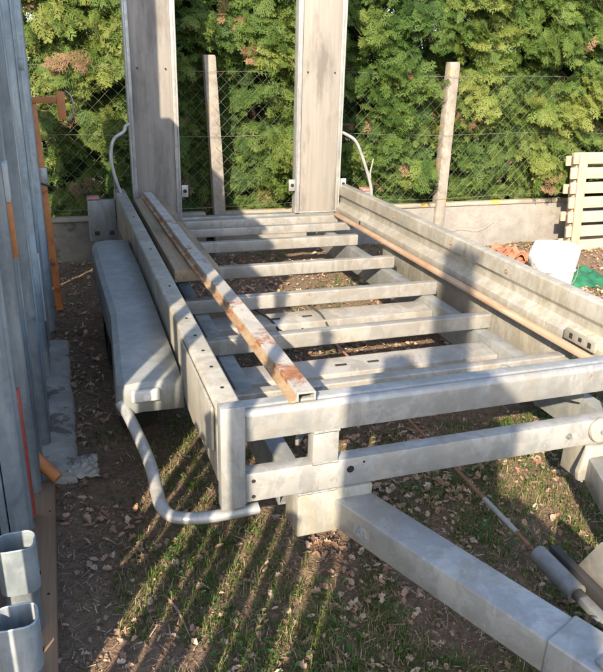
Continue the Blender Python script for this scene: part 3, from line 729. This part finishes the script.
# orange tube lying at the foot of the planks
o = MB().tube([(-.235, 2.60, .155), (-.12, 2.50, .048)], .024, 12).build('orange_tube', M_ORANGE, None, 0, origin=(-.18, 2.56, .03))
tag(o, 'short rusty orange tube leaning at the foot of the steel planks', 'tube')
# plank on the ground, mortar footing, crumpled sheeting
o = MB().box(-.245, -.132, .95, 2.50, .002, .040).build('wooden_plank', M_PLANK, None, .004, origin=(-.18, 1.7, .002))
for y, x, r in ((1.86, -.155, .0045), (1.30, -.16, .0045), (2.30, -.15, .004)):
    MB().tube([(x, y, .0385), (x, y, .0412)], r, 8).build('nail_hole', M_DARK, o, 0)
tag(o, 'brown timber plank on the ground beside the sockets', 'plank')
K = 60; vs_ = []
for k in range(K+1):
    y = 2.54+1.50*k/K; xr_ = -.045+.016*noise.noise(Vector((y*3, 0, 4.0)))+.010*noise.noise(Vector((y*17, 0, 1.0)))
    zt = .026+.008*noise.noise(Vector((y*6, 2, 0)))
    vs_ += [(-.215, y, -.02), (-.215, y, zt), (-.13, y, zt+.004), (xr_-.012, y, zt-.003), (xr_, y, zt-.014), (xr_+.004, y, -.02)]
fs = [(k*6+q, k*6+q+1, (k+1)*6+q+1, (k+1)*6+q) for k in range(K) for q in range(5)]+[tuple(range(6)), tuple(range(K*6, K*6+6))]
o = MB().add(vs_, fs).build('mortar_footing', M_BASE, None, 0, origin=(-.1, 3.3, 0), sharp=60)
tag(o, 'pale mortar footing strip running along the foot of the steel planks', 'footing')
def crumple(name, cx, cy, rx, ry, h, mat, label, cat, seed, z=0.0):
    K = 26; vs_, fs = [], []
    for j in range(K+1):
        for i in range(K+1):
            u, v = i/K*2-1, j/K*2-1
            r_ = max(abs(u), abs(v)); k = 1-.22*abs(noise.noise(Vector((u*2, v*2, seed))))
            hh = h*max(0, 1-r_**2.2)*(.55+.9*abs(noise.noise(Vector((u*2.6, v*2.6, seed+3)))))+.012*noise.noise(Vector((u*6, v*6, seed)))
            x, y = cx+u*rx*k, cy+v*ry*k
            vs_.append((x, y, max(z, gz(x, y))+.006+max(0, hh)))
    fs = [(j*(K+1)+i, j*(K+1)+i+1, (j+1)*(K+1)+i+1, (j+1)*(K+1)+i) for j in range(K) for i in range(K)]
    o_ = MB().add(vs_, fs).build(name, mat, None, 0, sharp=70, origin=(cx, cy, z))
    so = o_.modifiers.new('thickness', 'SOLIDIFY'); so.thickness = .003
    return tag(o_, label, cat)
crumple('mortar_lump', -.035, 2.63, .075, .09, .035, M_BASE, 'pale flattened mortar lump at the near end of the footing strip', 'mortar', 2.0)

# ------------------------------------------------------------------ things on the right by the wall
pl = thing('wooden_pallet', (5.05, 5.50, -.09), 'pale wooden pallet standing upright against the wall at the right', 'pallet')
PZ = -.09; PH = .92; ln = .10
def slant(z): return 5.44+ln*(z-PZ)
ns = 7
for k in range(ns):
    z0 = PZ+.01+k*(PH-.1)/(ns-1); z1 = z0+.104; y = slant(z0)
    j = random.uniform(-.012, .012)
    MB().prism([(y-.0,z0),(y+.022,z0),(y+.022+ln*.104,z1),(y+ln*.104,z1)], 'x', 4.56+j, 5.76).build('slat', M_PALLET, pl, .003)
for xa in (4.62, 5.12, 5.62):
    MB().prism([(slant(PZ)-.024,PZ),(slant(PZ)-.002,PZ),(slant(PZ+PH)-.002,PZ+PH),(slant(PZ+PH)-.024,PZ+PH)], 'x', xa, xa+.09).build('stringer', M_PALLETZ, pl, .003)
    MB().prism([(slant(PZ)+.026,PZ),(slant(PZ)+.10,PZ),(slant(PZ+PH)+.10,PZ+PH),(slant(PZ+PH)+.026,PZ+PH)], 'x', xa, xa+.09).build('bearer', M_PALLETZ, pl, .003)
for k in range(4):
    z0 = PZ+.02+k*.26; y = slant(z0)+.103
    MB().prism([(y,z0),(y+.02,z0),(y+.02+ln*.09,z0+.09),(y+ln*.09,z0+.09)], 'x', 4.57, 5.76).build('back_slat', M_PALLET, pl, .003)

bk = thing('broken_bucket', (3.535, 4.32, -.05), 'white plastic bucket with a jagged broken rim behind the right rail', 'bucket')
n = 40; vs_ = []; fs = []
rows = [(-.05,.145),(.05,.157),(.15,.168),(.22,.176),(.285,.184)]
for z, r in rows:
    for k in range(n):
        th = 2*math.pi*k/n; zz = z
        if z > .28:
            side = max(0, math.cos(th-R(195)))
            zz = z+.035-.20*side**2-(.05*((k*7) % 3)/2 if side > .15 else 0)
        vs_.append((3.535+r*math.cos(th), 4.32+r*math.sin(th), zz))
for j in range(len(rows)-1): fs += [(j*n+k, j*n+(k+1)%n, (j+1)*n+(k+1)%n, (j+1)*n+k) for k in range(n)]
fs.append(tuple(range(n)))
o = MB().add(vs_, fs).build('pail', M_WHITE, bk, 0, sharp=50)
so = o.modifiers.new('thickness', 'SOLIDIFY'); so.thickness = .004
o = MB(); vs_ = []
for k in range(n+1):
    th = 2*math.pi*k/n
o.tube([(3.535+.172*math.cos(2*math.pi*k/n), 4.32+.172*math.sin(2*math.pi*k/n), .150) for k in range(n+1)], .004, 6, False).build('rim_band', M_WHITE, bk, 0)
MB().tube([(3.535+.187*math.cos(t_), 4.32+.187*math.sin(t_), .20-.16*math.sin((t_-R(185))*1.2)) for t_ in np.linspace(R(185), R(330), 20)], .003, 5).build('handle', M_WIRE, bk, 0)

# broken roof tiles
tile_me = None
def roof_tile(x, y, z, rx, ry, rz, lab):
    global tile_me
    if tile_me is None:
        m = MB(); K = 8; W_, L_ = .10, .17; vs_, fs = [], []
        for j in range(2):
            for i in range(K+1):
                u = -1+2*i/K; vs_.append((u*W_, -L_ if j == 0 else L_, .035*math.cos(u*math.pi*.9)))
                vs_.append((u*W_, -L_ if j == 0 else L_, .035*math.cos(u*math.pi*.9)-.012))
        def I(j, i, b_): return (j*(K+1)+i)*2+b_
        for i in range(K):
            fs += [(I(0,i,0),I(0,i+1,0),I(1,i+1,0),I(1,i,0)), (I(0,i,1),I(1,i,1),I(1,i+1,1),I(0,i+1,1)), (I(0,i,0),I(0,i,1),I(0,i+1,1),I(0,i+1,0)), (I(1,i,0),I(1,i+1,0),I(1,i+1,1),I(1,i,1))]
        fs += [(I(0,0,0),I(1,0,0),I(1,0,1),I(0,0,1)), (I(0,K,0),I(0,K,1),I(1,K,1),I(1,K,0))]
        o_ = m.add(vs_, fs).build('roof_tile', M_TILE, None, 0, origin=(0, 0, 0)); tile_me = o_
    else:
        o_ = tile_me.copy(); COL.objects.link(o_)
    o_.location = (x, y, z); o_.rotation_euler = (rx, ry, rz); q_ = random.uniform(.5, .85); o_.scale = (q_*.8, q_*.8, 1)
    return tag(o_, lab, 'roof tile', 'broken roof tiles')
lab = 'terracotta roof tile in the heap between the right rail and the wall'
for k in range(44):
    x = 3.72+random.uniform(-.26, .36); y = 5.10+random.uniform(-.28, .24)
    hp = max(0, 1-math.hypot((x-3.75)/.4, (y-5.1)/.32))
    roof_tile(x, y, gz(x, y)+.03+.15*hp*random.uniform(.7, 1), R(random.uniform(-28, 28)), R(random.uniform(-28, 28)), random.uniform(0, 3.1), lab)
for x, y, z in ((4.06, 4.16, .02), (4.22, 4.10, .03)):
    roof_tile(x, y, gz(x, y)+z, R(8), R(-6), .5+x, 'terracotta roof tile beside the green tarpaulin at the right edge')
crumple('green_tarpaulin', 3.98, 4.52, .30, .22, .12, M_GREEN, 'crumpled green tarpaulin on the ground right of the white bucket', 'tarpaulin', 5.0, -.06)
crumple('green_tarpaulin', 3.45, 4.72, .14, .12, .13, M_GREEN, 'scrap of green tarpaulin left of the white bucket', 'tarpaulin', 8.0, -.05)
# heap of soil and rubble at the right edge is part of the ground litter below

# ------------------------------------------------------------------ ground cover
def visible(x, y): return (x > -.06 and y > .9) and x < 5.4 and y < 5.9
def scatter(n, dens, near=1.0):
    out = []
    while len(out) < n:
        d = .95+4.9*random.random()**near; x = random.uniform(-.13, min(5.3, .95*d+.75)); y = d
        if random.random() < dens(x, y): out.append((x, y))
    return out
def rot_leaf(v, yaw, px_, py_):
    m = Matrix.Rotation(yaw, 3, 'Z') @ Matrix.Rotation(px_, 3, 'X') @ Matrix.Rotation(py_, 3, 'Y'); return v @ np.array(m).T
def gdens(x, y): return min(1, max(.03, .25+1.25*fbm(x, y, 1.5, 9.0)))
def stuff(name, VV, FF, TT, mat, label, cat):
    me = raw_mesh(name, np.concatenate(VV), np.concatenate(FF), mat, np.concatenate(TT))
    o_ = bpy.data.objects.new(name, me); COL.objects.link(o_); return tag(o_, label, cat, None, 'stuff')
# dead leaves
VV, FF, TT, off = [], [], [], 0
lt = []
for s in range(5):
    r = random.Random(s); pts = [(0,-.5,0)]
    out = [(.10,-.42),(.30,-.22),(.20,-.10),(.38,.08),(.22,.20),(.22,.36),(0,.55),(-.2,.38),(-.24,.2),(-.36,.10),(-.2,-.08),(-.30,-.25),(-.10,-.42)]
    if s % 2: out = [(.06,-.46),(.15,-.3),(.21,-.1),(.20,.1),(.14,.3),(.06,.46),(0,.58),(-.06,.46),(-.15,.3),(-.2,.1),(-.2,-.1),(-.14,-.3),(-.05,-.46)]
    c_ = r.uniform(.4, 1.8); tw = r.uniform(-.5, .5)
    vv = [(0, .02, 0)]+[(x*r.uniform(.8, 1.2), y, c_*x*x*1.6+tw*y*y*.7+r.uniform(-.04, .04)) for x, y in out]
    n = len(out); lt.append((np.array(vv), np.array([(0, 1+k, 1+(k+1) % n) for k in range(n)])))
def ldens(x, y): return min(1, max(.06, .5+1.0*fbm(x, y, 1.3, 3.0)))*(.3 if x < .7 and y < 2.2 else 1)
for x, y in scatter(9500, ldens, 1.15):
    v_, f_ = lt[random.randrange(5)]; s = random.uniform(.014, .044)*(.8 if y < 2 else 1)
    P = rot_leaf(v_*s, random.uniform(0, 6.3), random.gauss(0, .35), random.gauss(0, .35))+np.array((x, y, gz(x, y)+.006+random.random()*.012))
    VV.append(P); FF.append(f_+off); off += len(v_); TT.append(np.full(len(v_), min(1, max(0, random.gauss(.64, .22)))))
stuff('dead_leaves', VV, FF, TT, M_LEAF, 'brown fallen leaves littering the soil around the trailer', 'leaf litter')
# litter bits: straw, bark chips, twiglets
VV, FF, TT, off = [], [], [], 0
for x, y in scatter(34000, lambda x, y: 1, 1.6):
    L = .003+.022*random.random()**3; wd = random.uniform(.0006, .0022); a_ = random.uniform(0, 6.3); z = gz(x, y)
    v_ = np.array([(-L,-wd,.0),(L,-wd*.5,.004),(L,wd*.5,.004),(-L,wd,.0),(0,0,wd*2.2)])
    P = rot_leaf(v_, a_, 0, random.gauss(0, .2))+np.array((x, y, z+.004+random.random()*.008))
    VV.append(P); FF.append(np.array([(0,1,4),(1,2,4),(2,3,4),(3,0,4)])+off); off += 5; TT.append(np.full(5, random.random()))
stuff('plant_litter', VV, FF, TT, M_LITTER, 'straw, twig and bark fragments scattered on the soil', 'litter')
# clods and grit
VV, FF, TT, off = [], [], [], 0
OV = np.array([(1,0,0),(-1,0,0),(0,1,0),(0,-1,0),(0,0,1),(0,0,-1)], float); OF = np.array([(0,2,4),(2,1,4),(1,3,4),(3,0,4),(2,0,5),(1,2,5),(3,1,5),(0,3,5)])
for x, y in scatter(11000, lambda x, y: 1, 1.6):
    S = .002+.009*random.random()**3
    P = rot_leaf(OV*np.array([random.uniform(.6, 1.3) for _ in range(18)]).reshape(6, 3)*S, random.uniform(0, 6.3), random.uniform(0, 1), 0)*np.array((1, 1, .7))+np.array((x, y, gz(x, y)+S*.25))
    VV.append(P); FF.append(OF+off); off += 6; TT.append(np.full(6, .1+.55*random.random()))
stuff('soil_clods', VV, FF, TT, M_LITTER, 'small clods and grit lying on the bare soil', 'soil clods')
# grass
VV, FF, TT, off = [], [], [], 0
def grassy(x, y):
    g_ = fbm(x, y, 1.6, 9.0)+.35*fbm(x, y, 6.0, 4.0)
    b_ = .22 if (x > .05 and y < 2.6) else 0
    if .4 < x < 2.1 and y > 2.6: b_ -= .12
    if x > .8 and y < 2.8: b_ += .22
    if x < .35 and y > 2.3: b_ -= .3
    return min(1, max(.01, (g_+b_)*1.5))
for x, y in scatter(6800, grassy, 1.3):
    z = gz(x, y)
    dry = random.random() < .22
    for k in range(random.randint(6, 12)):
        L = random.uniform(.010, .042); a_ = random.uniform(0, 6.3); ln_ = random.uniform(.2, 1.2); wd = random.uniform(.0008, .0017)
        bx, by = x+random.gauss(0, .014), y+random.gauss(0, .014); dx, dy = math.cos(a_), math.sin(a_)
        P = np.array([(bx-dy*wd, by+dx*wd, z-.004), (bx+dy*wd, by-dx*wd, z-.004),
                      (bx+dx*L*ln_*.35+dy*wd*.8, by+dy*L*ln_*.35-dx*wd*.8, z+L*.6), (bx+dx*L*ln_*.35-dy*wd*.8, by+dy*L*ln_*.35+dx*wd*.8, z+L*.6),
                      (bx+dx*L*ln_, by+dy*L*ln_, z+L*(1-.25*ln_))])
        VV.append(P); FF.append(np.array([(0,1,2),(0,2,3),(3,2,4)])+off); off += 5
        TT.append(np.full(5, random.uniform(.85, 1) if dry else random.uniform(0, .8)))
stuff('grass', VV, FF, TT, M_GRASS, 'sparse short grass growing in patches on the soil', 'grass')
# broad-leaved weeds
VV, FF, TT, off = [], [], [], 0
for x, y in scatter(230, grassy, 1.5):
    n_ = random.randint(7, 18); S = random.uniform(.009, .021); el = random.uniform(.4, .95); t0 = random.random()
    for k in range(n_):
        a_ = random.uniform(0, 6.3); rd = random.uniform(.006, .055); L = S*random.uniform(.7, 1.3)
        v_ = np.array([(0,0,0),(.35,.34,.10),(.75,.36,.10),(1.05,0,.0),(.75,-.36,.10),(.35,-.34,.10),(.55,0,-.02)])*np.array((1, el, 1))*L
        P = rot_leaf(v_, a_+random.uniform(-.5, .5), random.gauss(0, .25), random.uniform(-.5, .2))+np.array((x+rd*math.cos(a_), y+rd*math.sin(a_), gz(x, y)+.012+random.random()*.03))
        VV.append(P); FF.append(np.array([(6,0,1),(6,1,2),(6,2,3),(6,3,4),(6,4,5),(6,5,0)])+off); off += 7
        TT.append(np.full(7, min(1, max(0, t0+random.gauss(0, .2)))))
stuff('ground_weeds', VV, FF, TT, M_WEED, 'low broad-leaved weeds dotted over the soil', 'weeds')
# ivy-like weeds by the footing and at the wall foot belong to the same cover; single sticks follow
def stick(pts, r, lab):
    P = [(x, y, gz(x, y)+r+.006+dz) for x, y, dz in pts]
    o_ = MB().tube(P, [r]*(len(P)-1)+[r*.4], 6).build('fallen_stick', M_TWIG, None, 0, origin=P[0]); return tag(o_, lab, 'stick')
stick([(.36,1.20,.0),(.46,1.17,.006),(.58,1.13,.010),(.70,1.08,.004),(.80,1.06,0)], .0045, 'long thin stick on the ground at the bottom of the picture')
stick([(.80,1.17,0),(.86,1.20,.008),(.93,1.24,.004)], .0035, 'short stick on the ground just left of the drawbar end')
stick([(.19,1.80,.0),(.22,1.72,.004),(.24,1.60,0)], .004, 'short stick on the ground in front of the step bar bend')
